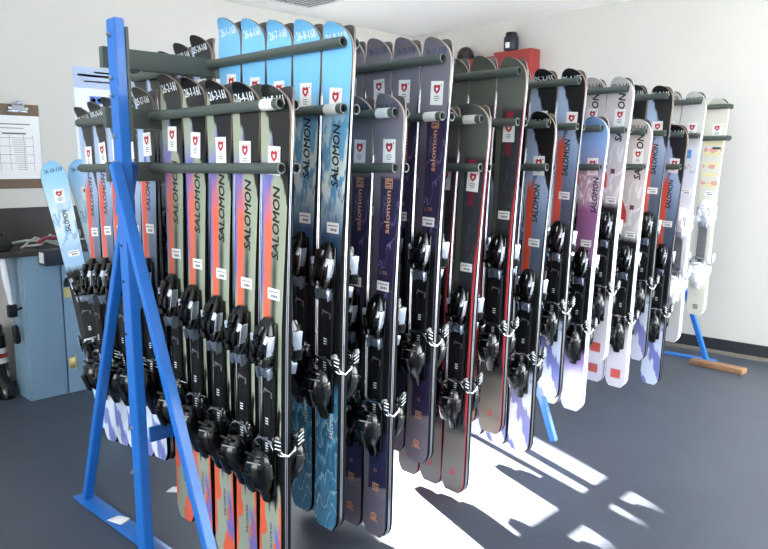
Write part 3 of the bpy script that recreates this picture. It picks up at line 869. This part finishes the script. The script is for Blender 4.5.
# ski boot on the floor at the left edge
bt = empty('ski_boot', (-2.99, -.622, 0)); tag(bt, 'black ski boot with red and white straps standing on the floor at the left edge', 'boot')
bm = bmesh.new(); loft(bm, [(.0, .03, 0, .15, .055), (.03, .03, 0, .155, .058), (.08, .02, 0, .14, .058), (.13, -.01, 0, .10, .056), (.20, -.03, 0, .075, .058), (.30, -.035, 0, .08, .062), (.36, -.04, 0, .08, .062)], n=16); link('shell', finish(bm, 'shell', M_black), bt)
bm = bmesh.new()
for z in (.13, .21, .27): loft(bm, [(z - .014, -.02, 0, .088 + (z < .15) * .02, .064), (z + .014, -.022, 0, .086 + (z < .15) * .016, .064)], n=16)
link('buckle_strap', finish(bm, 'buckle_strap', mat('white_red_strap', '#c9c4c4', .4)), bt)
bm = bmesh.new()
for z in (.172, .238): loft(bm, [(z - .008, -.03, 0, .080, .063), (z + .008, -.03, 0, .080, .063)], n=16)
link('red_band', finish(bm, 'red_band', mat('boot_red', '#b8323f', .4)), bt)
bm = bmesh.new(); loft(bm, [(.34, -.04, 0, .066, .05), (.41, -.05, 0, .07, .054)], n=16); link('liner', finish(bm, 'liner', mat('liner_dark', '#26262a', .85)), bt)

# ------------------------------------------------------------------ red wall cabinets on the far wall
M_redc = mat('red_paint', '#8f2f2b', .5, noise=.08, nscale=6)
def red_cab(x0, x1, z0, z1, dep, label):
    r = empty('wall_cabinet', ((x0 + x1) / 2, ROOM_Y, z0)); tag(r, label, 'cabinet')
    w, h = x1 - x0, z1 - z0
    bm = bmesh.new(); box(bm, (0, -dep / 2 - .002, h / 2), (w, dep, h), bev=.004); link('carcass', finish(bm, 'carcass', M_redc), r)
    bm = bmesh.new(); box(bm, (0, -dep - .010, h / 2), (w - .01, .016, h - .01), bev=.003); dr = link('door', finish(bm, 'door', M_redc), r)
    bm = bmesh.new(); tube(bm, [(w * .35, -dep - .03, h * .3), (w * .35, -dep - .018, h * .3)], .012, 10); link('knob', finish(bm, 'knob', M_dark), dr)
red_cab(-2.62, -2.13, 1.75, 2.305, .10, 'lower red wall cabinet on the far wall, to the left')
red_cab(-2.125, -1.76, 1.75, 2.325, .14, 'taller red wall cabinet on the far wall with a jar on top')
jr = empty('storage_jar', (-2.00, ROOM_Y - .08, 2.327)); tag(jr, 'dark blue jar with a white label on the taller red cabinet', 'jar')
bm = bmesh.new(); loft(bm, [(0, 0, 0, .055, .055), (.01, 0, 0, .060, .060), (.11, 0, 0, .060, .060), (.125, 0, 0, .05, .05)], n=20, e=2.2); link('jar_body', finish(bm, 'jar_body', mat('dark_navy_plastic', '#1f2234', .4)), jr)
bm = bmesh.new(); loft(bm, [(.125, 0, 0, .048, .048), (.150, 0, 0, .048, .048), (.155, 0, 0, .043, .043)], n=20, e=2.0); link('lid', finish(bm, 'lid', M_black2), jr)
bm = bmesh.new(); box(bm, (.005, -.0615, .045), (.04, .003, .045)); link('paper_label', finish(bm, 'paper_label', M_paper), jr)
hm = empty('ski_helmet', (-2.50, ROOM_Y - .062, 2.308)); tag(hm, 'small dark helmet on the lower red cabinet', 'helmet')
bm = bmesh.new(); loft(bm, [(0, 0, 0, .07, .068), (.03, 0, 0, .078, .070), (.07, 0, 0, .070, .064), (.10, 0, 0, .045, .042), (.112, 0, 0, .015, .015)], n=18, e=2.0); link('shell', finish(bm, 'shell', mat('helmet_dark', '#2a2022', .4)), hm)
bm = bmesh.new(); loft(bm, [(.012, 0, 0, .080, .073), (.030, 0, 0, .082, .074)], n=18, e=2.0); link('rim', finish(bm, 'rim', M_black2), hm)

# ceiling vent
cv = empty('ceiling_vent', (-2.70, 1.62, ROOM_Z)); tag(cv, 'white slatted air vent in the ceiling near the left wall', 'vent')
bm = bmesh.new()
for lo, hi in (((-.2, -.2), (.2, -.17)), ((-.2, .17), (.2, .2)), ((-.2, -.17), (-.17, .17)), ((.17, -.17), (.2, .17))):
    box(bm, ((lo[0] + hi[0]) / 2, (lo[1] + hi[1]) / 2, -.008), (hi[0] - lo[0], hi[1] - lo[1], .014))
link('frame', finish(bm, 'frame', M_whitep, smooth=False), cv)
bm = bmesh.new()
for k in range(8): box(bm, (0, -.15 + k * .043, -.010), (.34, .020, .002), Euler((.6, 0, 0)))
link('louvre', finish(bm, 'louvre', mat('vent_grey', '#a4a6a8', .5), smooth=False), cv)

# wood block below the far foot and paper scraps on the floor
bm = bmesh.new(); box(bm, (-.11, YF - .05, .0), (.34, .12, .001))
wb = empty('wood_block', (-.03, YF - .12, 0)); tag(wb, 'short raw wooden board on the floor in front of the far rack foot', 'board')
bm.free(); bm = bmesh.new(); box(bm, (0, 0, .018), (.36, .075, .035), Euler((0, 0, -.10)), bev=.003)
link('plank', finish(bm, 'plank', mat('raw_wood', '#8a6648', .7, noise=.3, nscale=14)), wb)
def scrap(x, y, z, w, h, a, label):
    bm = bmesh.new()
    pts = [(-w / 2, -h / 2), (w / 2, -h / 2 * .8), (w / 2 * .9, h / 2), (-w / 2 * .8, h / 2 * .9)]
    bot = [bm.verts.new((px, py, 0)) for px, py in pts]; topv = [bm.verts.new((px, py, .002 + .006 * (i == 2))) for i, (px, py) in enumerate(pts)]
    bm.faces.new(bot); bm.faces.new(topv)
    for i in range(4): bm.faces.new((bot[i], bot[(i + 1) % 4], topv[(i + 1) % 4], topv[i]))
    o = link('paper_scrap', finish(bm, 'paper_scrap', M_paper, smooth=False)); o.location = (x, y, z); o.rotation_euler = (0, 0, a)
    tag(o, label, 'paper')
scrap(-.92, YN + .044, .0115, .075, .05, .2, 'white paper scrap lying on the nearest blue base bar')
scrap(-1.02, -.585, .001, .06, .05, .6, 'white paper scrap on the floor behind the nearest skis')

# ------------------------------------------------------------------ light
w = bpy.data.worlds.new('world'); scn.world = w; w.use_nodes = True
bg = w.node_tree.nodes['Background']; bg.inputs[0].default_value = (.84, .92, 1.0, 1); bg.inputs[1].default_value = 7.0
az, el = math.radians(159.5), math.radians(20)
sd = Vector((math.cos(el) * math.cos(az), math.cos(el) * math.sin(az), math.sin(el)))   # towards the sun
su = bpy.data.lights.new('sun', 'SUN'); su.energy = 130; su.angle = math.radians(.8); su.color = (1, .95, .88)
so = bpy.data.objects.new('sun', su); COL.objects.link(so); so.rotation_euler = sd.to_track_quat('Z', 'Y').to_euler()

# ------------------------------------------------------------------ camera
f, pt, ro, a = 723.656, .148348, -.0015283, .763787
fw = Vector((-math.sin(a) * math.cos(pt), math.cos(a) * math.cos(pt), -math.sin(pt)))
r0 = Vector((math.cos(a), math.sin(a), 0)); u0 = r0.cross(fw)
r = math.cos(ro) * r0 + math.sin(ro) * u0; u = -math.sin(ro) * r0 + math.cos(ro) * u0
cd = bpy.data.cameras.new('camera'); cd.sensor_width = 36; cd.lens = 36 * f / 768; cd.clip_start = .01
co = bpy.data.objects.new('camera', cd); COL.objects.link(co)
Mx = Matrix((r, u, -fw)).transposed().to_4x4(); Mx.translation = (1.63127, -2.07003, 1.359435)
co.matrix_world = Mx
scn.camera = co

vs_ = scn.view_settings
scn.display_settings.display_device = 'sRGB'
vs_.view_transform = 'Standard'; vs_.look = 'None'; vs_.gamma = 1; vs_.use_curve_mapping = False; vs_.exposure = .62
scn.cycles.use_denoising = True
scn.cycles.max_bounces = 8
scn.cycles.sample_clamp_indirect = 8
